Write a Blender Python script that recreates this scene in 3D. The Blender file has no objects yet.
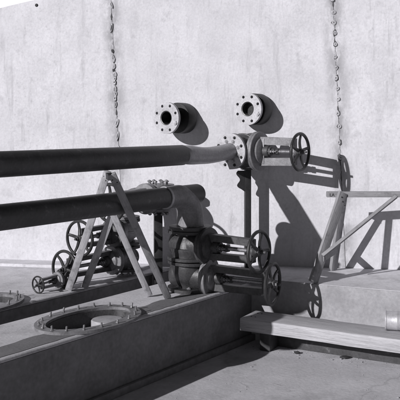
import bpy, bmesh, math, random
from mathutils import Vector, Matrix
random.seed(7)
S = bpy.context.scene
COL = S.collection
R = math.radians

# ------------------------------------------------------------------ camera
EYE = 2.06                      # eye height over the floor; the floor is z = 0
cam_d = bpy.data.cameras.new('camera'); cam = bpy.data.objects.new('camera', cam_d); COL.objects.link(cam)
cam.location = (0, 0, EYE); cam.rotation_euler = (R(90), 0, 0)
cam_d.sensor_width = 36; cam_d.lens = 36 * 780 / 400; cam_d.shift_y = -75 / 400     # view camera with fallen front
cam_d.clip_end = 2000
S.camera = cam

# ------------------------------------------------------------------ light
LDIR = Vector((2.0075, 1.8155, -1.0)).normalized()       # the way sunlight travels
w = bpy.data.worlds.new('World'); S.world = w; w.use_nodes = True
nt = w.node_tree; nt.nodes.clear()
sky = nt.nodes.new('ShaderNodeTexSky'); sky.sky_type = 'NISHITA'; sky.sun_disc = False
sky.sun_elevation = math.asin(-LDIR.z); sky.sun_rotation = math.atan2(-LDIR.x, -LDIR.y)
sky.air_density = 0.3; sky.dust_density = 0.15
bw = nt.nodes.new('ShaderNodeRGBToBW')                  # black-and-white film
bg = nt.nodes.new('ShaderNodeBackground'); bg.inputs['Strength'].default_value = 0.05
wo = nt.nodes.new('ShaderNodeOutputWorld')
nt.links.new(sky.outputs[0], bw.inputs[0]); nt.links.new(bw.outputs[0], bg.inputs[0]); nt.links.new(bg.outputs[0], wo.inputs[0])
sd = bpy.data.lights.new('sun', 'SUN'); sun = bpy.data.objects.new('sun', sd); COL.objects.link(sun)
sd.energy = 5.0; sd.angle = R(0.5); sd.color = (1.0, 0.985, 1.0)
sun.rotation_euler = LDIR.to_track_quat('-Z', 'Y').to_euler(); sun.location = (-4, -4, 6)
S.view_settings.view_transform = 'Standard'; S.view_settings.look = 'None'
S.view_settings.exposure = -0.13; S.view_settings.gamma = 1.0

# ------------------------------------------------------------------ materials (grey: the place as black-and-white film saw it)
def tint(g): return (g * 0.985, g * 0.975, g * 1.025, 1)
MATS = {}
def mat(name, lo, hi, scale=6, rough=0.7, metal=0.0, bump=0.15, fine=60, stretch=(1, 1, 1), spec=0.4, extra=None, coords='Object'):
    m = bpy.data.materials.new(name); m.use_nodes = True
    N = m.node_tree.nodes; L = m.node_tree.links
    b = N['Principled BSDF']
    tc = N.new('ShaderNodeTexCoord'); mp = N.new('ShaderNodeMapping'); mp.inputs['Scale'].default_value = stretch
    L.new(tc.outputs[coords], mp.inputs['Vector'])
    oi = N.new('ShaderNodeObjectInfo'); ad = N.new('ShaderNodeVectorMath'); ad.operation = 'ADD'
    sc = N.new('ShaderNodeVectorMath'); sc.operation = 'SCALE'; sc.inputs[0].default_value = (37, 19, 53)
    L.new(oi.outputs['Random'], sc.inputs['Scale']); L.new(mp.outputs[0], ad.inputs[0]); L.new(sc.outputs[0], ad.inputs[1])
    V = ad.outputs[0]
    n1 = N.new('ShaderNodeTexNoise'); n1.inputs['Scale'].default_value = scale; n1.inputs['Detail'].default_value = 8; n1.inputs['Roughness'].default_value = 0.65
    n2 = N.new('ShaderNodeTexNoise'); n2.inputs['Scale'].default_value = fine; n2.inputs['Detail'].default_value = 4
    L.new(V, n1.inputs['Vector']); L.new(V, n2.inputs['Vector'])
    mx = N.new('ShaderNodeMath'); mx.operation = 'MULTIPLY_ADD'; mx.inputs[1].default_value = 0.35
    s2 = N.new('ShaderNodeMath'); s2.operation = 'MULTIPLY'; s2.inputs[1].default_value = 0.65
    L.new(n1.outputs['Fac'], s2.inputs[0]); L.new(n2.outputs['Fac'], mx.inputs[0]); L.new(s2.outputs[0], mx.inputs[2])
    r = N.new('ShaderNodeValToRGB'); r.color_ramp.elements[0].position = 0.34; r.color_ramp.elements[1].position = 0.66
    r.color_ramp.elements[0].color = tint(lo); r.color_ramp.elements[1].color = tint(hi)
    L.new(mx.outputs[0], r.inputs[0])
    out = r.outputs[0]
    if extra: out = extra(N, L, tc, V, out)
    L.new(out, b.inputs['Base Color'])
    rr = N.new('ShaderNodeMapRange'); rr.inputs[3].default_value = max(0.05, rough - 0.12); rr.inputs[4].default_value = min(1, rough + 0.12)
    L.new(n1.outputs['Fac'], rr.inputs[0]); L.new(rr.outputs[0], b.inputs['Roughness'])
    b.inputs['Metallic'].default_value = metal; b.inputs['Specular IOR Level'].default_value = spec
    bp = N.new('ShaderNodeBump'); bp.inputs['Strength'].default_value = bump; bp.inputs['Distance'].default_value = 0.01
    L.new(mx.outputs[0], bp.inputs['Height']); L.new(bp.outputs[0], b.inputs['Normal'])
    MATS[name] = m
    return m

def darken(N, L, base, fac, col):
    mix = N.new('ShaderNodeMix'); mix.data_type = 'RGBA'
    L.new(fac, mix.inputs['Factor']); L.new(base, mix.inputs['A']); mix.inputs['B'].default_value = tint(col)
    return mix.outputs['Result']
def spots(N, L, V, scale, lo, hi, st=(1, 1, 1)):
    mp = N.new('ShaderNodeMapping'); mp.inputs['Scale'].default_value = st; L.new(V, mp.inputs['Vector'])
    n = N.new('ShaderNodeTexNoise'); n.inputs['Scale'].default_value = scale; n.inputs['Detail'].default_value = 6; n.inputs['Roughness'].default_value = 0.7
    L.new(mp.outputs[0], n.inputs['Vector'])
    mr = N.new('ShaderNodeMapRange'); mr.inputs[1].default_value = lo; mr.inputs[2].default_value = hi
    L.new(n.outputs['Fac'], mr.inputs[0]); return mr.outputs[0]
def mul(N, L, a, v):
    m = N.new('ShaderNodeMath'); m.operation = 'MULTIPLY'; L.new(a, m.inputs[0])
    if isinstance(v, (int, float)): m.inputs[1].default_value = v
    else: L.new(v, m.inputs[1])
    return m.outputs[0]

# wall seams, in the wall's own coordinates (x along the wall, z up): x = x0 + lean * z
SEAMS = [(-3.45, -0.055), (-0.80, -0.055), (1.56, -0.047), (3.95, -0.05)]
def wall_extra(N, L, tc, V, base):
    sep = N.new('ShaderNodeSeparateXYZ'); L.new(tc.outputs['Object'], sep.inputs[0])
    acc = None
    for x0, lean in SEAMS:
        a = N.new('ShaderNodeMath'); a.operation = 'MULTIPLY_ADD'; a.inputs[1].default_value = -lean; L.new(sep.outputs['Z'], a.inputs[0]); L.new(sep.outputs['X'], a.inputs[2])
        s = N.new('ShaderNodeMath'); s.operation = 'SUBTRACT'; s.inputs[1].default_value = x0; L.new(a.outputs[0], s.inputs[0])
        ab = N.new('ShaderNodeMath'); ab.operation = 'ABSOLUTE'; L.new(s.outputs[0], ab.inputs[0])
        if acc is None: acc = ab.outputs[0]
        else:
            mn = N.new('ShaderNodeMath'); mn.operation = 'MINIMUM'; L.new(acc, mn.inputs[0]); L.new(ab.outputs[0], mn.inputs[1]); acc = mn.outputs[0]
    mr = N.new('ShaderNodeMapRange'); mr.inputs[1].default_value = 0.0; mr.inputs[2].default_value = 0.14; mr.inputs[3].default_value = 1; mr.inputs[4].default_value = 0
    L.new(acc, mr.inputs[0])
    leak = mul(N, L, mr.outputs[0], spots(N, L, V, 5.0, 0.38, 0.58, (1.4, 1, .7)))
    base = darken(N, L, base, mul(N, L, leak, 0.9), 0.2)                                     # damp leaks along the seams
    base = darken(N, L, base, mul(N, L, spots(N, L, V, 2.2, 0.55, 0.75, (2.2, 1, .55)), 0.38), 0.36)      # vertical drips
    base = darken(N, L, base, mul(N, L, spots(N, L, V, 7.0, 0.53, 0.68), 0.5), 0.34)                     # mould blotches
    base = darken(N, L, base, mul(N, L, spots(N, L, V, 26.0, 0.58, 0.72), 0.5), 0.30)
    base = darken(N, L, base, mul(N, L, spots(N, L, V, 9.0, 0.56, 0.72, (1.5, 1, .16)), 0.5), 0.30)      # runs of rust water
    base = darken(N, L, base, mul(N, L, spots(N, L, V, 70.0, 0.66, 0.72), 0.6), 0.18)                     # pits
    base = darken(N, L, base, mul(N, L, spots(N, L, V, 1.1, 0.40, 0.62, (1, 1, .3)), 0.35), 0.50)
    return base
def floor_extra(N, L, tc, V, base):
    wv = N.new('ShaderNodeTexNoise'); wv.inputs['Scale'].default_value = 3; wv.inputs['Detail'].default_value = 5; L.new(V, wv.inputs['Vector'])
    av = N.new('ShaderNodeVectorMath'); av.operation = 'MULTIPLY_ADD'; av.inputs[1].default_value = (.35, .35, 0); L.new(wv.outputs['Color'], av.inputs[0]); L.new(V, av.inputs[2])
    vo = N.new('ShaderNodeTexVoronoi'); vo.feature = 'DISTANCE_TO_EDGE'; vo.inputs['Scale'].default_value = .7; L.new(av.outputs[0], vo.inputs['Vector'])
    mc = N.new('ShaderNodeMapRange'); mc.inputs[1].default_value = .002; mc.inputs[2].default_value = .008; mc.inputs[3].default_value = .22; mc.inputs[4].default_value = 0; L.new(vo.outputs['Distance'], mc.inputs[0])
    base = darken(N, L, base, mul(N, L, mc.outputs[0], spots(N, L, V, 2, .45, .55)), 0.12)      # hair cracks
    base = darken(N, L, base, mul(N, L, spots(N, L, V, 1.3, 0.5, 0.72), 0.5), 0.16)
    base = darken(N, L, base, mul(N, L, spots(N, L, V, 9, 0.6, 0.75), 0.5), 0.14)
    return darken(N, L, base, mul(N, L, spots(N, L, V, 40, 0.62, 0.7), 0.5), 0.40)
def wood_extra(N, L, tc, V, base):
    base = darken(N, L, base, mul(N, L, spots(N, L, V, 10, 0.52, 0.66, (.25, 3, 3)), 0.6), 0.13)
    return darken(N, L, base, mul(N, L, spots(N, L, V, 6, 0.52, 0.66, (.7, 2, 2)), 0.6), 0.17)
def streak_extra(N, L, tc, V, base):
    base = darken(N, L, base, mul(N, L, spots(N, L, V, 6, 0.58, 0.75, (1.6, 1.6, .25)), 0.45), 0.16)
    return darken(N, L, base, mul(N, L, spots(N, L, V, 30, 0.66, 0.74, (1, 1, .4)), 0.5), 0.25)
def dust_extra(N, L, tc, V, base):
    base = darken(N, L, base, mul(N, L, spots(N, L, V, 3, 0.5, 0.7), 0.5), 0.2)
    return darken(N, L, base, mul(N, L, spots(N, L, V, 22, 0.6, 0.72), 0.4), 0.16)
def scuff_extra(N, L, tc, V, base):
    return darken(N, L, base, mul(N, L, spots(N, L, V, 14, 0.6, 0.74), 0.5), 0.22)

mat('whitewash', 0.51, 0.71, 3.5, 0.9, bump=0.5, fine=45, extra=wall_extra, spec=0.2)
mat('sky_white', 0.70, 0.74, 1, 0.6)
mat('seam_fill', 0.05, 0.12, 20, 0.9)
mat('mortar', 0.22, 0.5, 18, 0.9, bump=0.6)
mat('floor_concrete', 0.46, 0.62, 3, 0.9, bump=0.5, fine=35, extra=floor_extra, spec=0.2)
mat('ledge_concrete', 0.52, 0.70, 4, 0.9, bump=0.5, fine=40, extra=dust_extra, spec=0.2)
mat('dark_concrete', 0.26, 0.40, 4, 0.9, bump=0.6, fine=40, extra=dust_extra, spec=0.2)
mat('dusty_top', 0.48, 0.66, 4, 0.85, bump=0.4, fine=50, extra=dust_extra, spec=0.2)
mat('tarred_side', 0.13, 0.26, 5, 0.6, bump=0.4, fine=30, extra=streak_extra)
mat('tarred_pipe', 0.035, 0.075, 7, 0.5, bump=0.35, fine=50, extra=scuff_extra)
mat('bare_pipe', 0.22, 0.42, 9, 0.45, metal=0.3, bump=0.25)
mat('cast_iron', 0.04, 0.10, 14, 0.5, metal=0.2, bump=0.4)
mat('grey_iron', 0.13, 0.26, 14, 0.5, metal=0.2, bump=0.3)
mat('pale_iron', 0.30, 0.50, 12, 0.5, metal=0.1, bump=0.25)
mat('dark_iron', 0.026, 0.06, 14, 0.42, metal=0.1, bump=0.4)
mat('black_iron', 0.018, 0.035, 12, 0.4, bump=0.3)
mat('bolt_steel', 0.16, 0.32, 25, 0.45, metal=0.5)
mat('worn_steel', 0.25, 0.5, 25, 0.35, metal=0.6)
mat('bore', 0.012, 0.02, 10, 0.9)
mat('plank_wood', 0.34, 0.54, 5, 0.85, bump=0.6, fine=50, stretch=(.6, 8, 8), extra=wood_extra, spec=0.2)
mat('trestle_wood', 0.20, 0.34, 6, 0.8, bump=0.4, fine=40, stretch=(3, 3, .3), extra=wood_extra, spec=0.3)
mat('prop_wood', 0.30, 0.48, 6, 0.8, bump=0.4, fine=40, stretch=(3, 3, .3), extra=wood_extra, spec=0.3)
mat('tin', 0.40, 0.6, 10, 0.45, metal=0.4)
mat('shade_coat', 0.11, 0.20, 5, 0.8, bump=0.4, extra=dust_extra)
mat('scrap', 0.02, 0.05, 10, 0.8)

# ------------------------------------------------------------------ helpers
def finish(name, bm, m, parent=None, smooth=True, ang=35):
    bmesh.ops.recalc_face_normals(bm, faces=bm.faces)
    me = bpy.data.meshes.new(name); bm.to_mesh(me); bm.free()
    return link(name, me, m, parent, smooth, ang)
def link(name, me, m, parent=None, smooth=True, ang=35):
    if m and not me.materials: me.materials.append(MATS[m])
    if smooth:
        for p in me.polygons: p.use_smooth = True
        me.set_sharp_from_angle(angle=R(ang))
    o = bpy.data.objects.new(name, me); COL.objects.link(o)
    if parent: o.parent = parent
    return o
def inst(src, parent, matrix=None):
    o = bpy.data.objects.new(src.name.split('.')[0], src.data); COL.objects.link(o); o.parent = parent
    if matrix is not None: o.matrix_local = matrix
    return o
def tag(o, label=None, cat=None, group=None, kind=None):
    if label: o['label'] = label
    if cat: o['category'] = cat
    if group: o['group'] = group
    if kind: o['kind'] = kind
    return o
def empty(name, label, cat, M=None, group=None):
    o = bpy.data.objects.new(name, None); COL.objects.link(o); o.empty_display_size = 0.1
    if M is not None: o.matrix_world = M
    return tag(o, label, cat, group)
def frame(orig, x=None, z=None):
    x = Vector(x).normalized(); z = Vector(z).normalized(); y = z.cross(x)
    M = Matrix((x, y, z)).transposed().to_4x4(); M.translation = Vector(orig); return M
AX = {'X': Matrix(((0, 0, 1), (1, 0, 0), (0, 1, 0))).to_4x4(), 'Z': Matrix.Identity(4), 'Y': Matrix(((0, 1, 0), (0, 0, 1), (1, 0, 0))).to_4x4()}
def lathe(bm, prof, axis='Z', at=(0, 0, 0), seg=32, sx=1.0, sy=1.0, close=True):
    M = Matrix.Translation(at) @ (AX[axis] if isinstance(axis, str) else axis)
    rings = []
    for r, h in prof:
        rings.append([bm.verts.new(M @ Vector((r * sx * math.cos(2 * math.pi * k / seg), r * sy * math.sin(2 * math.pi * k / seg), h))) for k in range(seg)])
    for a, b in zip(rings, rings[1:]):
        for k in range(seg): bm.faces.new((a[k], a[(k + 1) % seg], b[(k + 1) % seg], b[k]))
    if close: bm.faces.new(rings[0][::-1]); bm.faces.new(rings[-1])
def tube(bm, pts, rad, seg=24, close=True):
    pts = [Vector(p) for p in pts]; rads = rad if isinstance(rad, (list, tuple)) else [rad] * len(pts)
    t0 = (pts[1] - pts[0]).normalized(); up = Vector((0, 0, 1)) if abs(t0.z) < .9 else Vector((1, 0, 0))
    n = (up - t0 * up.dot(t0)).normalized(); rings = []
    for i, p in enumerate(pts):
        t = ((pts[min(i + 1, len(pts) - 1)] - pts[max(i - 1, 0)])).normalized()
        n = (n - t * n.dot(t)).normalized(); b = t.cross(n)
        rings.append([bm.verts.new(p + (n * math.cos(2 * math.pi * k / seg) + b * math.sin(2 * math.pi * k / seg)) * rads[i]) for k in range(seg)])
    for a, c in zip(rings, rings[1:]):
        for k in range(seg): bm.faces.new((a[k], a[(k + 1) % seg], c[(k + 1) % seg], c[k]))
    if close: bm.faces.new(rings[0][::-1]); bm.faces.new(rings[-1])
def torus(bm, Rm, r, axis='Z', at=(0, 0, 0), seg=40, sub=10):
    M = Matrix.Translation(at) @ AX[axis]; g = []
    for i in range(seg):
        a = 2 * math.pi * i / seg
        g.append([bm.verts.new(M @ Vector(((Rm + r * math.cos(2 * math.pi * j / sub)) * math.cos(a), (Rm + r * math.cos(2 * math.pi * j / sub)) * math.sin(a), r * math.sin(2 * math.pi * j / sub)))) for j in range(sub)])
    for i in range(seg):
        for j in range(sub): bm.faces.new((g[i][j], g[(i + 1) % seg][j], g[(i + 1) % seg][(j + 1) % sub], g[i][(j + 1) % sub]))
def box(bm, c, size, M=None, bev=0.0):
    mm = (M or Matrix.Identity(4)) @ Matrix.Translation(c) @ Matrix.Diagonal((*size, 1))
    r = bmesh.ops.create_cube(bm, size=1, matrix=mm)
    if bev:
        es = list({e for v in r['verts'] for e in v.link_edges})
        bmesh.ops.bevel(bm, geom=es, offset=bev, segments=2, affect='EDGES', profile=0.6)
def beam_obj(name, p, q, wid, thk, m, parent, side=(0, 0, 1), bev=0.004):
    """a squared timber from p to q, its wide face turned by `side`; the mesh lies along local z so the grain runs with it"""
    p, q = Vector(p), Vector(q); z = (q - p).normalized(); s = Vector(side); x = (s - z * s.dot(z)).normalized(); y = z.cross(x)
    M = Matrix((x, y, z)).transposed().to_4x4(); M.translation = p
    bm = bmesh.new(); Lh = (q - p).length; box(bm, (0, 0, Lh / 2), (wid, thk, Lh), bev=bev)
    # a little twist and wear
    for v in bm.verts: v.co.x += 0.003 * math.sin(v.co.z * 5); v.co.y += 0.002 * math.cos(v.co.z * 7)
    o = finish(name, bm, m, None); o.parent = parent
    o.matrix_local = (parent.matrix_world.inverted() if parent else Matrix.Identity(4)) @ M
    return o
def circle(r, n, c=(0, 0), rx=None, ry=None, ph=0):
    return [(c[0] + (rx or r) * math.cos(2 * math.pi * k / n + ph), c[1] + (ry or r) * math.sin(2 * math.pi * k / n + ph)) for k in range(n)]
def plate(bm, outer, holes, z0, z1, M=None):
    """flat plate with through holes"""
    M = M or Matrix.Identity(4); t = bmesh.new(); edges = []
    for lp in [outer] + holes:
        vs = [t.verts.new((x, y, 0)) for x, y in lp]
        edges += [t.edges.new((vs[i], vs[(i + 1) % len(vs)])) for i in range(len(vs))]
    bmesh.ops.triangle_fill(t, use_beauty=True, use_dissolve=False, edges=edges, normal=(0, 0, 1))
    t.verts.index_update()
    va = [bm.verts.new(M @ Vector((v.co.x, v.co.y, z0))) for v in t.verts]; vb = [bm.verts.new(M @ Vector((v.co.x, v.co.y, z1))) for v in t.verts]
    for f in t.faces:
        ids = [v.index for v in f.verts]; bm.faces.new([vb[i] for i in ids]); bm.faces.new([va[i] for i in reversed(ids)])
    k = 0
    for lp in [outer] + holes:
        n = len(lp)
        for i in range(n): a, b = k + i, k + (i + 1) % n; bm.faces.new((va[a], va[b], vb[b], vb[a]))
        k += n
    t.free()
def prism(bm, pts, z0, z1): plate(bm, pts, [], z0, z1)

P = Vector((0.5896, 0.8077, 0)); Q = Vector((-0.8077, 0.5896, 0)); UP = Vector((0, 0, 1))
def pq(p, q, z): return P * p + Q * q + UP * z
def on_line(c, y, z): return Vector((c + 0.73 * y, y, EYE + z))     # a point of the line x - 0.73 y = c, z below the eye

# ------------------------------------------------------------------ setting
ZB = EYE - 1.52      # top of the channels
ZL = EYE - 1.47      # top of the ledge
bm = bmesh.new()
bmesh.ops.create_grid(bm, x_segments=2, y_segments=2, size=300)
g = finish('ground', bm, 'floor_concrete', smooth=False); tag(g, 'grey concrete floor', 'ground', kind='structure')

def wall_y(x): return 8.30 - 0.175 * (x + 0.107)
bm = bmesh.new()
prism(bm, [(0.06, 7.72), (0.30, 7.60), (1.04, 7.225), (1.78, 6.89), (4.6, 5.63), (6.0, 7.6), (0.62, wall_y(0.62) + .2), (0.42, wall_y(0.42) + .2)], ZL - .003, ZL)
led = finish('ledge', bm, 'ledge_concrete'); tag(led, 'raised concrete ledge along the foot of the white wall', 'ledge', kind='structure')
bm = bmesh.new()
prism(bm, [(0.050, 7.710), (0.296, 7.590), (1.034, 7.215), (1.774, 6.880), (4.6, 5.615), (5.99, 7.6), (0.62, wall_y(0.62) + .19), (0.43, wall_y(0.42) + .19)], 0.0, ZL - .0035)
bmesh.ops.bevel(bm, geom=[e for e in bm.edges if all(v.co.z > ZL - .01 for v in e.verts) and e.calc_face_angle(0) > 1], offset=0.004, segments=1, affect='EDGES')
o = finish('ledge_base', bm, 'dark_concrete'); o.parent = led  # face coloured darker than the top to offset the stronger sunlight on it

bm = bmesh.new()
prism(bm, [(-6.5, wall_y(-6.5) - .26), (-0.60, wall_y(-.6) - .26), (-0.45, wall_y(-.45) + .15), (-6.5, wall_y(-6.5) + .15)], 0.0, ZB + .03)
bmesh.ops.bevel(bm, geom=[e for e in bm.edges if all(v.co.z > ZB + .029 for v in e.verts) and e.calc_face_angle(0) > 1], offset=0.012, segments=2, affect='EDGES')
tag(finish('kerb', bm, 'ledge_concrete'), 'low concrete kerb along the foot of the wall behind the valves', 'kerb', kind='structure')

# ------------------------------------------------------------------ the wall: whitewashed panels, open seams, pats of mortar
wx = Vector((1, -0.175, 0)).normalized()
WM = frame((-0.107, 8.30, EYE), wx, UP)
wall = empty('concrete_wall', 'tall whitewashed concrete wall with stained leaning seams and an arched top', 'wall', WM)
def top_z(x): return 1.53 - 0.05 * x * x if abs(x) < 4 else 1.53 - .8 - .1 * (abs(x) - 4)
def seam_x(i, z): return SEAMS[i][0] + SEAMS[i][1] * z
ZW = ZB - EYE + 0.002
def panel(xa, xb):
    """xa, xb: functions of z"""
    bm = bmesh.new(); n = 14; pts = [(xa(ZW), ZW), (xb(ZW), ZW)]
    x0, x1 = xa(1.4), xb(1.4)
    for k in range(n + 1):
        x = x1 + (x0 - x1) * k / n; pts.append((x, top_z(x)))
    M = Matrix(((1, 0, 0, 0), (0, 0, 1, 0), (0, 1, 0, 0), (0, 0, 0, 1)))
    plate(bm, pts, [], 0.0, 0.16, M)
    front = [e for e in bm.edges if all(abs(v.co.y) < 1e-5 for v in e.verts) and len(e.link_faces) == 2 and e.calc_face_angle(0) > 1]
    bmesh.ops.bevel(bm, geom=front, offset=0.004, segments=2, affect='EDGES')
    finish('panel', bm, 'whitewash', wall, ang=30)
gap = 0.0022
panel(lambda z: -6.3, lambda z: seam_x(0, z) - gap)
for i in range(3): panel(lambda z, i=i: seam_x(i, z) + gap, lambda z, i=i: seam_x(i + 1, z) - gap)
panel(lambda z: seam_x(3, z) + gap, lambda z: 6.2)
for i in range(4):
    bm = bmesh.new(); z0, z1 = ZW, top_z(seam_x(i, 1.4)) - .01
    vs = [(seam_x(i, z0) - .05, z0), (seam_x(i, z0) + .05, z0), (seam_x(i, z1) + .05, z1), (seam_x(i, z1) - .05, z1)]
    plate(bm, vs, [], 0.165, 0.2, Matrix(((1, 0, 0, 0), (0, 0, 1, 0), (0, 1, 0, 0), (0, 0, 0, 1))))
    finish('seam_backing', bm, 'seam_fill', wall)
# thick bituminous rope pressed in the seams
def pat(i, z, rx, rz, m='mortar', holes=0):
    """a pat of mortar squeezed out of the seam"""
    bm = bmesh.new(); bmesh.ops.create_icosphere(bm, subdivisions=2, radius=1)
    s = random.uniform(0, 99)
    for v in bm.verts:
        f = 1 + .22 * math.sin(v.co.x * 4 + s) * math.cos(v.co.z * 5 + s * 2)
        v.co = Vector((v.co.x * rx * f, v.co.y * .007, v.co.z * rz * f))
    o = finish('mortar_pat', bm, m, wall); o.location = (seam_x(i, z) + random.uniform(-.006, .006), 0.001, z); return o
def link_ring(i, z, rx, rz, m, th):
    bm = bmesh.new(); torus(bm, 1, .3, 'Y', seg=16, sub=6)
    for v in bm.verts:
        n = math.hypot(v.co.x, v.co.z); k = (n - 1) / n if n else 0
        v.co = Vector((v.co.x * rx * .72 * (1 + k * 1.3), v.co.y * th * 3.2, v.co.z * rz * .72 * (1 + k * 1.3 * rx / rz)))
    o = finish('tie_ring', bm, m, wall); o.location = (seam_x(i, z) + random.uniform(-.008, .008), -.008, z); o.rotation_euler = (random.uniform(-.1, .1), random.uniform(-.35, .35), random.uniform(-.12, .12))
z = .8
while z > .28: link_ring(1, z, random.uniform(.010, .014), random.uniform(.02, .03), random.choice(['mortar', 'bolt_steel', 'seam_fill']), .004); z -= random.uniform(.04, .06)
# caulking squeezed out of the seams: broken lengths, thick and thin
for i, zlow in ((1, -.35), (2, -.48)):
    z = 1.44
    while z > zlow:
        n = random.randint(3, 7); pts = []; r = []
        for k in range(n):
            zz = z - k * .022; pts.append((seam_x(i, zz) + random.uniform(-.004, .004), .003 + random.uniform(-.003, .002), zz)); r.append(random.uniform(.004, .009) * (.4 if k in (0, n - 1) else 1))
        bm = bmesh.new(); tube(bm, pts, r, 7); finish('caulking', bm, random.choice(['seam_fill', 'mortar', 'mortar']), wall)
        z -= n * .022 + random.uniform(.0, .03)
z = 1.42
while z > -0.46:                                     # right-hand seam: small rings set in dark pats
    pat(2, z, random.uniform(.016, .026), random.uniform(.02, .04), 'seam_fill' if random.random() < .7 else 'mortar')
    link_ring(2, z, random.uniform(.014, .019), random.uniform(.016, .024), 'pale_iron', .004)
    z -= random.uniform(.10, .17)
for z, rx, rz in ((1.42, .016, .05), (1.30, .016, .05), (1.17, .012, .05), (1.05, .016, .07), (.90, .012, .04), (.72, .022, .05), (.63, .02, .03), (.55, .024, .035), (.46, .02, .03), (.38, .024, .05), (.29, .018, .04), (.22, .016, .04), (.13, .012, .05), (.02, .022, .06), (-.12, .016, .07), (-.25, .022, .04)):
    pat(1, z, rx * .9, rz * .8, 'seam_fill' if random.random() < .5 else 'mortar')
    if rx > .015: link_ring(1, z, rx * .72, rz * .8, random.choice(['mortar', 'pale_iron', 'bolt_steel']), .004)
bm = bmesh.new(); lathe(bm, [(.018, 0), (.018, .008), (.012, .014)], 'Y', seg=14)
o = finish('iron_plug', bm, 'scrap', wall); o.matrix_local = Matrix.Translation((-1.72, 0.005, 1.32)) @ Matrix.Rotation(R(180), 4, 'Z')

tk = empty('sky_stand_in', 'tall white cylinder standing in for the bright sky behind the arched wall top', 'backdrop', Matrix.Translation((0.5, 20.0, 0)))  # white cylinder added behind the wall as a stand-in for bright sky
bm = bmesh.new(); lathe(bm, [(6.0, 0), (6.0, 6.4)], seg=96, close=False); finish('shell', bm, 'sky_white', tk)
bm = bmesh.new(); lathe(bm, [(6.05, 6.36), (6.08, 6.4), (6.05, 6.44), (3.0, 7.0), (.3, 7.25)], seg=96); finish('sky_stand_in_top', bm, 'sky_white', tk)

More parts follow.
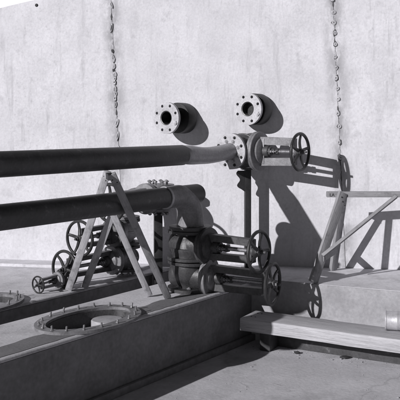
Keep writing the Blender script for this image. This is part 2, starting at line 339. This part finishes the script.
# ------------------------------------------------------------------ the two channels
def oval_ring(n, a, b): return circle(1, n, rx=a, ry=b)
def channel(name, label, q0, q1, plan, holes, edge_r, side_p):
    """q0 near edge, plan: polygon of the top in (p, q), holes: list of (p, q) manhole centres"""
    root = empty(name, label, 'channel', frame((P * 4.4 + Q * q0), P, UP))
    M = Matrix.Translation((-4.4, -q0, 0))                     # (p, q) -> local
    bm = bmesh.new()
    plate(bm, plan, [[(hp + x, hq + y) for x, y in oval_ring(40, .425, .2295)] for hp, hq in holes], ZB - .03, ZB, M)
    finish('top_plate', bm, 'dusty_top', root)
    bm = bmesh.new(); prof = []
    for k in range(7):
        a = math.pi / 2 * k / 6; prof.append((q0 + edge_r - edge_r * math.sin(a), ZB - edge_r + edge_r * math.cos(a)))
    lipn = len(prof); prof += [(q0 + .012, ZB - edge_r), (q0 + edge_r, ZB - .012)]
    A = [bm.verts.new(M @ Vector((side_p[0], q, z))) for q, z in prof]; B = [bm.verts.new(M @ Vector((side_p[1], q, z))) for q, z in prof]
    n = len(prof)
    for i in range(n): bm.faces.new((A[i], A[(i + 1) % n], B[(i + 1) % n], B[i]))
    bm.faces.new(A); bm.faces.new(B)
    finish('edge_lip', bm, 'dusty_top', root)
    for k in range(2):                                             # side plates, butted
        L0 = (side_p[1] - side_p[0]) / 2
        bm = bmesh.new(); box(bm, (side_p[0] + (k + .5) * L0, q0 + .014, (ZB - edge_r - .003) / 2), (L0 - .006, .024, ZB - edge_r - .005), M, bev=.003); finish('side_plate', bm, 'tarred_side', root)
    bm = bmesh.new(); box(bm, (sum(side_p) / 2, q0 - .02, .03), (side_p[1] - side_p[0], .035, .058), M, bev=.006); finish('foot_strip', bm, 'tarred_side', root)
    # far side, ends and bottom
    bm = bmesh.new(); pl = plan
    far = [(x, y) for x, y in pl if y > q0 + .2]
    box(bm, ((far[0][0] + far[1][0]) / 2, max(y for _, y in far) - .015, (ZB - .032) / 2), (abs(far[0][0] - far[1][0]), .03, ZB - .034), M)
    finish('back_panel', bm, 'tarred_side', root)
    bm = bmesh.new(); box(bm, (sum(side_p) / 2 - .3, (q0 + q1) / 2, .02), (side_p[1] - side_p[0] - .7, (q1 - q0) - .08, .03), M); finish('bottom_plate', bm, 'tarred_side', root)
    for a0, a1 in ((.1, holes[0][0] - .375), (holes[0][0] + .375, side_p[1] - .1)):          # shaded band painted as a thin dark sheet along the near edge
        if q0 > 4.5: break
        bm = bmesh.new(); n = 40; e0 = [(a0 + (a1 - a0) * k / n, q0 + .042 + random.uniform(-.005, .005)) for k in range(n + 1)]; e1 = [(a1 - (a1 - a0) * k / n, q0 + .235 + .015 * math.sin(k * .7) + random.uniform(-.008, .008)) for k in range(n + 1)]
        plate(bm, e0 + e1, [], ZB + .001, ZB + .003, M); finish('shade_band', bm, 'shade_coat', root)
    for hp, hq in holes:
        bm = bmesh.new()
        T = M @ Matrix.Translation((hp, hq, 0))
        st = 18; sp = [(.445 * math.cos(2 * math.pi * (k + .5) / st), .29 * math.sin(2 * math.pi * (k + .5) / st)) for k in range(st)]
        plate(bm, oval_ring(56, .485, .33), [oval_ring(56, .405, .23)], ZB + .002, ZB + .024, T)
        bmesh.ops.bevel(bm, geom=[e for e in bm.edges if e.calc_face_angle(0) > 1 and all(v.co.z > ZB + .02 for v in e.verts)], offset=.006, segments=2, affect='EDGES')
        bn = bmesh.new(); plate(bn, oval_ring(56, .420, .2285), [oval_ring(56, .406, .222)], ZB - .16, ZB + .0015, T)
        fr = finish('manhole_frame', bm, 'grey_iron', root); finish('neck', bn, 'cast_iron', fr)
        bm = bmesh.new(); lathe(bm, [(.13, .05), (.13, ZB - .05), (.122, ZB - .04), (.08, ZB - .036), (.02, ZB - .034)], seg=36, at=T @ Vector((.235, .03, 0))); finish('inner_pipe', bm, 'pale_iron', root)
        s0 = None
        for x, y in sp:
            if s0 is None:
                bm = bmesh.new(); lathe(bm, [(.008, 0), (.008, .034), (.005, .037)], seg=8); lathe(bm, [(.013, .001), (.013, .009)], seg=6)
                s0 = finish('stud', bm, 'grey_iron', fr); o = s0
            else: o = inst(s0, fr)
            o.location = (T @ Vector((x, y, ZB + .024))); o.rotation_euler = (random.uniform(-.2, .2), random.uniform(-.2, .2), random.uniform(0, 3)); o.scale = (1, 1, random.uniform(.7, 1.15))
    return root
c1 = channel('covered_channel', 'long tar-sided covered channel with an open oval manhole ringed by studs', 4.014, 4.725,
             [(0.0, 4.038), (6.5, 4.038), (6.74, 4.725), (0.0, 4.725)], [(4.389, 4.268)], .022, (0.0, 6.5))
c2 = channel('covered_channel', 'wide covered channel behind, where the wheeled valves and the prop feet stand', 5.13, 8.0,
             [(0.0, 5.154), (6.5, 5.154), (5.1, 8.0), (0.0, 8.0)], [(4.16, 5.40)], .022, (0.0, 6.52))

# ------------------------------------------------------------------ flanges, bolts, handwheels
CACHE = {}
def cached(key, build, name, m, parent):
    if key not in CACHE:
        bm = bmesh.new(); build(bm); CACHE[key] = finish(name, bm, m, parent).data
        o = [ob for ob in parent.children if ob.data == CACHE[key]][0] if parent else None
        return o
    o = bpy.data.objects.new(name, CACHE[key]); COL.objects.link(o); o.parent = parent; return o
def flange(parent, M, Rf, thk, bore, nb, m, key, holes=True, bolts=None, boltlen=.06, br=.011, ph=0.0, bm_mat='bolt_steel', name='flange', skip=()):
    rb = (Rf + bore) / 2 + .012 * Rf / .165
    def build(bm):
        hs = [circle(bore, 32)] if bore > 0 else []
        if holes: hs += [circle(br * 1.25, 10, (rb * math.cos(2 * math.pi * (k + .5) / nb + ph), rb * math.sin(2 * math.pi * (k + .5) / nb + ph))) for k in range(nb)]
        plate(bm, circle(Rf, 48), hs, 0, thk)
        bmesh.ops.bevel(bm, geom=[e for e in bm.edges if e.calc_face_angle(0) > 1 and all(abs(v.co.xy.length - Rf) < 1e-4 for v in e.verts)], offset=.003, segments=2, affect='EDGES')
    f = cached(('fl', key, Rf, thk, bore, nb, m, holes), build, name, m, parent); f.matrix_local = M
    if bolts:
        def bb(bm):
            lathe(bm, [(br, -boltlen / 2), (br, boltlen / 2)], seg=8)
            lathe(bm, [(br * 1.9, -boltlen / 2 + .006), (br * 1.9, -boltlen / 2 + .02)], seg=6); lathe(bm, [(br * 1.9, boltlen / 2 - .02), (br * 1.9, boltlen / 2 - .006)], seg=6)
        for k in range(nb):
            if k in skip: continue
            a = 2 * math.pi * (k + .5) / nb + ph
            b = cached(('bolt', br, boltlen, bm_mat), bb, 'bolt', bm_mat, f)
            b.matrix_local = Matrix.Translation((rb * math.cos(a), rb * math.sin(a), thk / 2 + (bolts if isinstance(bolts, float) else 0))) @ Matrix.Rotation(random.uniform(0, 1), 4, 'Z')
    return f
RX = AX['X']          # local z of a lathe turned to x
def handwheel(parent, x, Rw=.178, spokes=5, phase=0.3, m='black_iron', tilt=0.0):
    def rim(bm):
        torus(bm, Rw, .0155, 'X', seg=48, sub=10)
    hw = cached(('rim', Rw, m), rim, 'handwheel', m, parent); hw.matrix_local = Matrix.Translation((x, 0, 0)) @ Matrix.Rotation(phase, 4, 'X') @ Matrix.Rotation(tilt, 4, 'Z')
    def hub(bm):
        lathe(bm, [(.030, -.035), (.036, -.02), (.036, .015), (.028, .025)], 'X', seg=20); lathe(bm, [(.021, .024), (.021, .045)], 'X', seg=6); lathe(bm, [(.012, .045), (.012, .07)], 'X', seg=10)
    cached(('hub', m), hub, 'hub', 'cast_iron', hw)
    def spoke(bm):
        pts = []; rad = []
        for k in range(6):
            t = k / 5; r = .028 + (Rw - .03) * t; pts.append((-.012 * math.sin(math.pi * t), 0, r)); rad.append(.0135 - .004 * t)
        tube(bm, pts, rad, 8)
        for v in bm.verts: v.co.y *= 1.5
    for k in range(spokes):
        s = cached(('spoke', Rw, m), spoke, 'spoke', m, hw); s.matrix_local = Matrix.Rotation(2 * math.pi * k / spokes, 4, 'X')
    return hw

# ------------------------------------------------------------------ gate valves: local z = run of the pipe, local x = stem
def gate_valve(label, center, axis, stem, length, arms='z', scale=1.0, top_bolts=True, bot_bolts=True, phase=.3, body='cast_iron', fl='cast_iron', bon='grey_iron', yk='grey_iron', wheel='black_iron', Rw=.178, bonR=.155, fat=1.0, flR=.165, yh=.085, rail=.022, F=.135, bprof=None, railw=.036, group='cast iron gate valves', pipe_bore=0.088):
    M = frame(center, stem, axis) @ Matrix.Scale(scale, 4)
    v = empty('gate_valve', label, 'valve', M, group)
    def fb(bm):
        prof = [(.088, -F + .02), (.092, -F + .04), (.108, -.07), (.128, -.035), (.133, 0), (.128, .035), (.108, .07), (.092, F - .04), (.088, F - .02)]
        prof = [(r * (1 + (fat - 1) * (1.0 if abs(h) < .1 else .9)), h) for r, h in prof]
        if bprof: prof = bprof
        lathe(bm, prof, 'Z', seg=40)
        lathe(bm, [(.105 * fat, -.02), (.108 * fat, .1), (.100 * fat, .14), (.104 * fat, .172)], 'X', seg=32, sx=1.05, sy=.98)
        if not bprof: lathe(bm, [(.134 * fat, -.012), (.140 * fat, -.008), (.140 * fat, .008), (.134 * fat, .012)], 'Z', seg=32)
        lathe(bm, [(.05 * fat, -.15 * fat), (.085 * fat, -.135 * fat), (.1 * fat, -.1 * fat), (.1 * fat, 0)], 'X', seg=28)
    cached(('body', body, fat, F, bool(bprof) and bprof[0][0]), fb, 'body', body, v)
    flange(v, Matrix.Translation((0, 0, F - .026)), flR, .026, 0, 8, fl, 'pf', holes=False, bolts=(.014 if top_bolts else None), boltlen=.085)
    flange(v, Matrix.Translation((0, 0, -F)), flR, .026, 0, 8, fl, 'pf', holes=False, bolts=(-.014 if bot_bolts else None), boltlen=.085)
    flange(v, Matrix.Translation((.165, 0, 0)) @ RX, bonR, .026, 0, 10, bon, 'bf', holes=False, bolts=.014, boltlen=.08, br=.009, name='bonnet_flange')
    def cover(bm):
        lathe(bm, [(bonR, 0), (bonR, .022), (bonR - .004, .026), (bonR * .72, .03), (bonR * .66, .05), (bonR * .48, .066), (.055, .075)], 'X', at=(.1935, 0, 0), seg=40)
    cached(('cover', bon, bonR), cover, 'bonnet', bon, v)
    x0, x1 = .235, length - .075
    def yoke(bm):
        for s in (-1, 1):
            n = 10; rows = []
            for k in range(n + 1):
                t = k / n; x = x0 + (x1 - x0) * t; o = s * (yh - .010 * t); wd = railw - .006 * math.sin(math.pi * t)
                rows.append([bm.verts.new(Vector((x, a, b) if arms == 'z' else (x, -b, a))) for a, b in ((-wd, o - rail), (wd, o - rail), (wd, o + rail), (-wd, o + rail))])
            for A, B in zip(rows, rows[1:]):
                for j in range(4): bm.faces.new((A[j], A[(j + 1) % 4], B[(j + 1) % 4], B[j]))
            bm.faces.new(rows[0]); bm.faces.new(rows[-1])
        hh = (yh - .01 + rail) * 2 - .004; sz = (.034, .08, hh) if arms == 'z' else (.034, hh, .08)
        box(bm, (x0 + .022, 0, 0), (.044, sz[1] * .96, sz[2] * .98), bev=.004)
        box(bm, (x1 + .005, 0, 0), sz, bev=.006)
        lathe(bm, [(.045, 0), (.045, .03), (.034, .045)], 'X', at=(x1 + .0, 0, 0), seg=24)
    cached(('yoke', arms, round(length, 3), yk, yh, rail, railw), yoke, 'yoke', yk, v)
    def stem_(bm):
        lathe(bm, [(.0165, .2), (.0165, length + .01)], 'X', seg=14)
        x = .42
        while x < x1 - .01: torus(bm, .0165, .003, 'X', at=(x, 0, 0), seg=14, sub=5); x += .011
    cached(('stem', round(length, 3)), stem_, 'stem', 'worn_steel', v)
    def gland(bm):
        lathe(bm, [(.058, .262), (.058, .32), (.045, .33), (.045, .345)], 'X', seg=24); lathe(bm, [(.034, .40), (.034, .43)], 'X', seg=6)
        sz = (.018, .11, .052) if arms == 'z' else (.018, .052, .11)
        box(bm, (.345, 0, 0), sz, bev=.006)
        lathe(bm, [(.03, .35), (.03, .385), (.022, .392)], 'X', seg=20)
    cached(('gland', arms), gland, 'gland', 'cast_iron', v)
    def gb(bm): lathe(bm, [(.008, .27), (.008, .42)], 'X', seg=8); lathe(bm, [(.016, .355), (.016, .372)], 'X', seg=6); lathe(bm, [(.016, .385), (.016, .40)], 'X', seg=6)
    for s in (-1, 1):
        o = cached(('gbolt',), gb, 'gland_bolt', 'bolt_steel', v); o.location = (0, s * .04, 0) if arms == 'z' else (0, 0, s * .04)
    handwheel(v, length, Rw, 5, phase, wheel)
    return v

VU = on_line(-5.37, 7.95, -.262)
gate_valve('sunlit gate valve on the upper pipe, its wheel shadow on the white wall', VU, P, -Q, .665, arms='y', phase=.2, bon='grey_iron', fl='cast_iron', yk='grey_iron', bonR=.196, fat=1.28, flR=.18, yh=.106, rail=.038, F=.20)
VA = Vector((-.09, 7.2, EYE - 1.10)); VB = Vector((-.09, 7.2, EYE - 1.381))
gate_valve('upper gate valve of the dark stack below the pipe elbow', VA, UP, -Q, .745, phase=.9, body='dark_iron', fl='dark_iron', bon='cast_iron', fat=1.27, flR=.208, bonR=.17, yk='cast_iron', rail=.03, railw=.044, bprof=[(.165, -.115), (.168, -.08), (.176, -.05), (.176, -.03), (.160, -.025), (.152, .02), (.132, .06), (.118, .09), (.118, .115)])
gate_valve('bottom gate valve of the dark stack, bolted down on the channel top', VB, UP, Vector((.897, -.441, -.035)), .81, phase=.35, body='dark_iron', fl='dark_iron', bon='grey_iron', fat=1.27, flR=.208, bonR=.175, yk='cast_iron', rail=.03, railw=.044, bprof=[(.115, -.115), (.118, -.095), (.14, -.06), (.160, -.01), (.168, .03), (.168, .08), (.165, .115)])
VC = Vector((-.76, 7.9, EYE - 1.075)); VD = Vector((-.76, 7.9, EYE - 1.343))
gate_valve('upper gate valve of the stack seen between the leaning props', VC, UP, -P, .69, phase=.15, scale=.93, body='pale_iron', bon='cast_iron', fl='cast_iron', yk='cast_iron')
gate_valve('bottom gate valve of the stack seen between the leaning props, on the ledge', VD, UP, -P + Vector((-.06, 0, 0)), .86, phase=.75, scale=.93, body='grey_iron', bon='grey_iron', yk='cast_iron')
V3 = Vector((-.43, 8.0, EYE - .742))
gate_valve('gate valve on the square post behind the lower pipe, its top flange open', V3, UP, -P, .72, phase=.1, scale=1.0, body='cast_iron', fl='grey_iron', bon='grey_iron')
gate_valve('small gate valve lying low with a little wheel, beside the two larger wheels', Vector((-1.26, 7.30, EYE - 1.43)), Q + UP * .01, (-P - UP * .03), .70, phase=.5, scale=.48, Rw=.155, arms='y')

# ------------------------------------------------------------------ pipes
def straight(c, y0, y1, z, prof, name, m, root, seg=36):
    """prof: list of (t, radius) along the run from y0 to y1"""
    a, b = on_line(c, y0, z), on_line(c, y1, z); n = len(prof)
    bm = bmesh.new(); tube(bm, [a.lerp(b, t) for t, _ in prof], [r for _, r in prof], seg); return finish(name, bm, m, root)
up = empty('steel_pipe', 'long black upper pipe with a bare grey end, bolted to the sunlit valve', 'pipe', Matrix.Identity(4), 'pair of black pipes')
zU = -.275
straight(-5.37, 4.9, 7.14, zU, [(0, .0925), (.2, .0925), (.4, .0925), (.6, .0925), (.8, .0925), (.996, .0925), (1, .088)], 'coated_run', 'tarred_pipe', up)
a, b = on_line(-5.37, 7.12, zU), on_line(-5.37, 7.775, zU + .008)
bm = bmesh.new(); ts = [k / 16 for k in range(17)]
tube(bm, [a.lerp(b, t) + UP * (.004 - .024 * math.sin(math.pi * t) ** 1.5) for t in ts], [.072, .086, .089, .0885, .086, .083, .081, .080, .080, .079, .079, .079, .079, .079, .080, .081, .086], 36)
finish('bare_end', bm, 'bare_pipe', up)
FM = frame(VU - P * (.20 + .004 + .028), Q, P)
flange(up, FM, .18, .028, 0.0, 8, 'pale_iron', 'pu', holes=False)
bs = bmesh.new(); lathe(bs, [(.010, -.012), (.010, .0), (.017, .001), (.017, .012)], seg=6)
fo = [o for o in up.children if o.name.startswith('flange')][0]
nut = None
for k in range(8):
    a_ = 2 * math.pi * (k + .5) / 8
    if nut is None: nut = finish('nut', bs, 'scrap', fo); o = nut
    else: o = inst(nut, fo)
    o.matrix_local = Matrix.Translation((.146 * math.cos(a_), .146 * math.sin(a_), -.004))
bm = bmesh.new(); c0 = VU + P * .202; 
tube(bm, [c0, c0 + P * .25], .088, 32); finish('wall_piece', bm, 'cast_iron', up)

lo = empty('steel_pipe', 'long black lower pipe with a bend turned down into the dark valve stack', 'pipe', Matrix.Identity(4), 'pair of black pipes')
cL = -.09 - .73 * 7.2; zLo = -.643
br = .21
ye = 7.2 - br * .8077
straight(cL, 4.9, 7.30, zLo, [(0, .0925), (.3, .0925), (.6, .0925), (.993, .0925), (1, .086)], 'coated_run', 'tarred_pipe', lo)
cen = on_line(cL, ye, zLo) - UP * br
pts = [on_line(cL, ye, zLo) - P * .16]; rad = [.097]
for k in range(15):
    t = math.pi / 2 * k / 14; pts.append(cen + P * br * math.sin(t) + UP * br * math.cos(t)); rad.append(.101 + .023 * k / 14)
pts.append(Vector((VA.x, VA.y, VA.z + .172))); rad.append(.126)
bm = bmesh.new(); tube(bm, pts, rad, 36)
finish('elbow', bm, 'grey_iron', lo)
bm = bmesh.new(); tube(bm, [on_line(cL, ye, zLo) - P * .175, on_line(cL, ye, zLo) - P * .15], [.1, .1], 36); finish('weld_band', bm, 'pale_iron', lo)
flange(lo, Matrix.Translation((VA.x, VA.y, VA.z + .139)), .195, .032, 0, 8, 'cast_iron', 'pl', holes=False)

for root_, c_, z_ in ((up, -5.37, zU), (lo, cL, zLo)):
    flange(root_, frame(on_line(c_, 4.9, z_) - P * .03, Q, P), .165, .03, 0, 8, 'cast_iron', 'end', holes=False, bolts=-.005, boltlen=.07)

rs = empty('elbow_pipe', 'short grey elbow pipe from the rear valve stack into the wall', 'pipe', Matrix.Identity(4))
c0 = VC + UP * (.126 + .004); pts = [c0]; rad = [.08]
cen = c0 + UP * .06 + P * .16
for k in range(11):
    t = math.pi / 2 * k / 10; pts.append(cen - P * .16 * math.cos(t) + UP * .16 * math.sin(t)); rad.append(.08)
pts.append(cen + UP * .16 + P * .6); rad.append(.08)
bm = bmesh.new(); tube(bm, pts, rad, 28); finish('bend', bm, 'grey_iron', rs)
flange(rs, Matrix.Translation(c0), .15, .024, 0, 8, 'grey_iron', 'rs', holes=False)

# posts under two valves
def post(label, x, y, ztop, wdt, head, ZL=ZL):
    r = empty('iron_post', label, 'post', Matrix.Translation((x, y, ZL)), 'square iron posts under the valves')
    h = ztop - ZL
    bm = bmesh.new()
    for c, s in (((0, -wdt / 2 + .005, h / 2), (wdt, .01, h - .012)), ((0, wdt / 2 - .005, h / 2), (wdt, .01, h - .012)), ((-wdt / 2 + .006, 0, h / 2), (.01, wdt - .021, h - .012)), ((wdt / 2 - .006, 0, h / 2), (.01, wdt - .021, h - .012))): box(bm, c, s, bev=.002)
    finish('shaft', bm, 'black_iron', r)
    bm = bmesh.new(); box(bm, (0, 0, .004), (wdt * 1.9, wdt * 1.9, .010), bev=.002); finish('foot_plate', bm, 'cast_iron', r)
    bm = bmesh.new(); box(bm, (0, 0, h - .004), (head, head * .8, .012), bev=.002); finish('head_plate', bm, 'cast_iron', r)
    if wdt < .07:
        bm = bmesh.new(); Mx = Matrix(((1, 0, 0, 0), (0, 0, 1, 0), (0, 1, 0, h), (0, 0, 0, 1)))
        plate(bm, [(-wdt / 2 - .001, -.02)] + [(-.098 - .022 * math.cos((t - .05) / .065 * math.pi) * (1 - t * 1.5) - (-.05 * ((t - .12) / .1) ** 4 if t > .12 else 0), -t) for t in [.02 + .01 * k for k in range(20)]] + [(-wdt / 2 - .001, -.235)], [], -.008, .008, Mx); finish('gusset', bm, 'black_iron', r)
    r.rotation_euler = (0, 0, R(8))
    return r
post('dark iron post under the sunlit upper valve', VU.x + .055, VU.y + .05, VU.z - .185, .062, .13)
post('thick dark iron post behind the lower pipe', V3.x, V3.y, V3.z - .142, .085, .2, .002)

# ------------------------------------------------------------------ stub pipes in the wall
def wall_stub(label, u, v, d, length, rp):
    c = Vector(((u - 200) / 780 * d, d, EYE - (v - 125) / 780 * d))
    r = empty('wall_stub_pipe', label, 'stub pipe', frame(c, Q, P), 'flanged stub pipes in the white wall')
    f = flange(r, Matrix.Identity(4), .165, .032, .076, 8, 'pale_iron', 'stub', holes=True, br=.0125)
    bm = bmesh.new()
    lathe(bm, [(.077, .0335), (.158, .0335), (.158, .0365), (rp + .012, .04), (rp, .06), (rp, length), (.065, length), (.065, .05), (.065, .006), (.0755, .003)], seg=36, close=False)
    finish('barrel', bm, 'black_iron', r)
    bm = bmesh.new(); lathe(bm, [(.0655, .001 + length * .8), (.0655, length * .81)], seg=28); finish('plug', bm, 'bore', r)
    bm = bmesh.new(); lathe(bm, [(.12, length - .09), (.160, length - .088), (.164, length - .082), (.164, length + .05)], seg=44); finish('wall_sleeve', bm, 'black_iron', r)
    bm = bmesh.new(); lathe(bm, [(.0125, -.016), (.0125, .03)], seg=8); lathe(bm, [(.024, -.012), (.024, -.001)], seg=6)
    b = finish('bolt', bm, 'pale_iron', f); a = 2 * math.pi * 4.5 / 8 ; rb = (.165 + .076) / 2 + .012
    b.matrix_local = Matrix.Translation((rb * math.cos(-math.pi * .62), rb * math.sin(-math.pi * .62), 0)) if False else Matrix.Translation((rb * math.cos(2 * math.pi * 4.5 / 8), rb * math.sin(2 * math.pi * 4.5 / 8), 0))
    return r
wall_stub('longer flanged stub pipe sticking out above the black pipe', 166, 118, 8.08, .27, .085)
wall_stub('shorter flanged stub pipe above the sunlit valve', 247.5, 109, 8.0, .17, .11)

# ------------------------------------------------------------------ leaning props under the pipes
W = bpy.context.view_layer
def prop(label, legs, bearer):
    f = sum((Vector(l[1]) for l in legs), Vector()) / len(legs)
    r = empty('timber_prop', label, 'prop', Matrix.Translation(f), 'timber props under the pipes'); W.update()
    for t, b, wd, th, m in legs:
        s = (Vector(b) - Vector(t)).cross(Vector((0, 1, 0)))
        beam_obj('leg', b, t, wd, th, m, r, side=s)
    beam_obj('bearer', bearer[0], bearer[1], .05, .05, 'prop_wood', r)
    return r
def foot(u, v, z=-1.52): d = 780 * -z / (v - 125); return Vector(((u - 200) / 780 * d, d, EYE + z + .012))
def atc(u, v, c):        # the point seen at (u, v) on the line x - .73 y = c
    k = (u - 200) / 780; d = c / (k - .73); return Vector((k * d, d, EYE - (v - 125) / 780 * d))
t1, t3 = atc(107.5, 171, -5.50), atc(111.5, 173.5, -5.17)
prop('timber prop of two raking boards under the upper pipe', [(t1, foot(68.5, 291.0), .062, .032, 'prop_wood'), (t3, foot(168, 299), .06, .03, 'trestle_wood')],
     (t1.lerp(t3, -.05) - UP * .035, t1.lerp(t3, .95) - UP * .035))
t2, t4 = atc(117, 203, -5.60), atc(108.5, 203, -5.56)
prop('timber prop of two raking boards under the lower pipe', [(t2, foot(84.5, 288.6), .064, .032, 'prop_wood'), (t4, foot(149.5, 297), .055, .03, 'prop_wood')],
     (atc(113, 204, -5.62), atc(113, 213, -5.33)))

# ------------------------------------------------------------------ sawhorse
sh = empty('sawhorse', 'weathered timber sawhorse with a thin diagonal brace, standing on the ledge', 'sawhorse', Matrix.Translation((1.95, 7.5, ZL))); W.update()
zt = EYE - .665
top = beam_obj('top_beam', (1.215, 7.485, zt), (2.75, 7.45, zt), .052, .075, 'trestle_wood', sh)
def shleg(t, f, wd=.09, th=.035): beam_obj('leg', f, t, wd, th, 'trestle_wood', sh, side=(1, .5, 0))
shleg((1.365, 7.43, zt + .02), (1.05, 7.235, ZL + .01)); shleg((1.385, 7.535, zt - .03), (1.345, 7.88, ZL + .01), .07, .045)
shleg((2.59, 7.40, zt + .02), (2.80, 6.78, ZL + .01)); shleg((2.60, 7.505, zt - .03), (2.66, 7.70, ZL + .01), .07, .045)
beam_obj('brace', (1.135, 7.215, EYE - 1.21), (1.86, 7.40, zt - .012), .035, .022, 'trestle_wood', sh, side=(0, 1, 1))
beam_obj('brace', (2.72, 6.96, EYE - 1.21), (2.05, 7.40, zt - .012), .035, .022, 'trestle_wood', sh, side=(0, 1, 1))
beam_obj('tie', (1.145, 7.28, EYE - 1.24), (1.37, 7.79, EYE - 1.24), .07, .025, 'trestle_wood', sh)
cu = bpy.data.curves.new('mark', 'FONT'); cu.body = 'LA'; cu.size = .042; cu.extrude = .0006
tmp = bpy.data.objects.new('mark', cu); COL.objects.link(tmp); W.update()
me = bpy.data.meshes.new_from_object(tmp.evaluated_get(bpy.context.evaluated_depsgraph_get())); bpy.data.objects.remove(tmp)
me.materials.clear(); mk = link('painted_mark', me, 'scrap', sh, smooth=False)
mk.matrix_local = sh.matrix_world.inverted() @ Matrix.Translation((1.235, 7.4425, zt - .016)) @ Matrix.Rotation(R(90), 4, 'X')

# ------------------------------------------------------------------ plank on blocks, tin, scrap
pd = Vector((1.276, -.71, 0)).normalized(); pn = Vector((-pd.y, pd.x, 0)); PA = Vector((.355, 7.01, 0)); ZP = EYE - 1.735
pr = empty('plank', 'broad weathered plank raised on dark blocks in front of the ledge', 'plank', frame(PA + UP * (ZP - .115), pd, UP)); W.update()
bm = bmesh.new(); Lp = 2.5
box(bm, (Lp / 2, .17, .0575), (Lp, .34, .115), bev=.012)
bmesh.ops.subdivide_edges(bm, edges=[e for e in bm.edges if e.calc_length() > 1], cuts=24)
for v in bm.verts: v.co.y += .002 * math.sin(v.co.x * 3.1 + 1) + .002 * math.sin(v.co.x * 11); v.co.z += .0015 * math.sin(v.co.x * 4.3) + .001 * math.sin(v.co.x * 17 + v.co.y * 9)
finish('board', bm, 'plank_wood', pr)
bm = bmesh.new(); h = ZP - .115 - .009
box(bm, (Lp / 2 + .05, .415, h / 2), (Lp - .1, .04, h), bev=.006)  # dark board added to stand in for the shadow under the plank
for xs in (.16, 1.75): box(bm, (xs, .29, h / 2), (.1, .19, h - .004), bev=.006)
o = finish('plank_shade_and_blocks', bm, 'tarred_pipe'); tag(o, 'dark board added under the weathered plank in place of its deep shade, with two blocks', 'bearer'); o.matrix_world = frame(PA, pd, UP)

tc_ = PA + pd * 1.50 + pn * .30
tin = empty('tin_can', 'pale tin can lying on its side at the back of the plank', 'can', frame((1.565, 6.60, ZP + .084), UP, Vector((.97, -.24, 0)))); W.update()
bm = bmesh.new(); lathe(bm, [(.070, .004), (.078, .0), (.081, .004), (.081, .012), (.078, .016), (.078, .095), (.0795, .1), (.078, .105), (.078, .19), (.081, .195), (.081, .204), (.07, .205), (.07, .198)], seg=40); finish('shell', bm, 'tin', tin)
bm = bmesh.new(); lathe(bm, [(.069, .006), (.069, .01)], seg=32); finish('lid', bm, 'tin', tin)

def scrap_piece(label, x, y, a, b):
    bm = bmesh.new(); bmesh.ops.create_icosphere(bm, subdivisions=2, radius=1)
    for v in bm.verts:
        f = 1 + .15 * math.sin(v.co.x * 5 + x * 9) * math.cos(v.co.y * 4); v.co = Vector((v.co.x * a * f, v.co.y * b * f, (v.co.z + .8) * .012))
    o = finish('scrap_disc', bm, 'scrap'); o.location = (x, y, .003); tag(o, label, 'scrap', 'dark scraps on the floor')
scrap_piece('larger flat dark scrap on the floor by the shadow of the plank', (345 - 200) / 780 * 6.88, 6.88, .047, .03)
scrap_piece('small flat dark scrap on the floor, nearer the channel', (297 - 200) / 780 * 7.02, 7.02, .028, .02)

# ------------------------------------------------------------------ nail heads in the timber
NAIL = None
def nails(parent, spots_):
    global NAIL
    for M in spots_:
        if NAIL is None:
            bm = bmesh.new(); lathe(bm, [(.007, -.01), (.007, .0015), (.004, .003)], seg=8); NAIL = finish('nail', bm, 'scrap', parent); o = NAIL
        else: o = inst(NAIL, parent)
        o.matrix_local = M
brd = [o for o in pr.children if o.name.startswith('board')][0]
nails(brd, [Matrix.Translation((x, y, .116)) for x in (.07, .11, 1.6, 1.66) for y in (.1, .24)])
for rt in [o for o in COL.objects if o.name.startswith('timber_prop')] + [sh]:
    for lg in [c for c in rt.children if c.name.startswith('leg')]:
        zs = max(v.co.z for v in lg.data.vertices); yy = max(v.co.y for v in lg.data.vertices)
        for sg in (-1, 1):
            F_ = Matrix.Rotation(R(-90 * sg), 4, 'X')
            nails(lg, [Matrix.Translation((dx, sg * (yy - .002), zs - dz)) @ F_ for dx, dz in ((-.012, .05), (.014, .085))])
# grit swept against the ledge and strewn on the floor
bm = bmesh.new()
for k in range(420):
    if k < 240: x = random.uniform(.0, 2.4); y = 7.17 - .45 * (x - 1.04) - abs(random.gauss(0, .22)) - .05
    else: x = random.uniform(-.6, 2.6); y = random.uniform(4.8, 7.0)
    if x - .73 * y > -4.85:
        r = random.uniform(.0015, .004) * (1 + (random.random() < .06) * 1.6); m = Matrix.Translation((x, y, r * .5)) @ Matrix.Rotation(random.uniform(0, 6), 4, 'Z') @ Matrix.Diagonal((r * random.uniform(.8, 1.6), r, r * .8, 1))
        bmesh.ops.create_icosphere(bm, subdivisions=1, radius=1, matrix=m)
tag(finish('grit', bm, 'dark_concrete', smooth=False), 'loose grit strewn over the concrete floor', 'grit', kind='stuff')
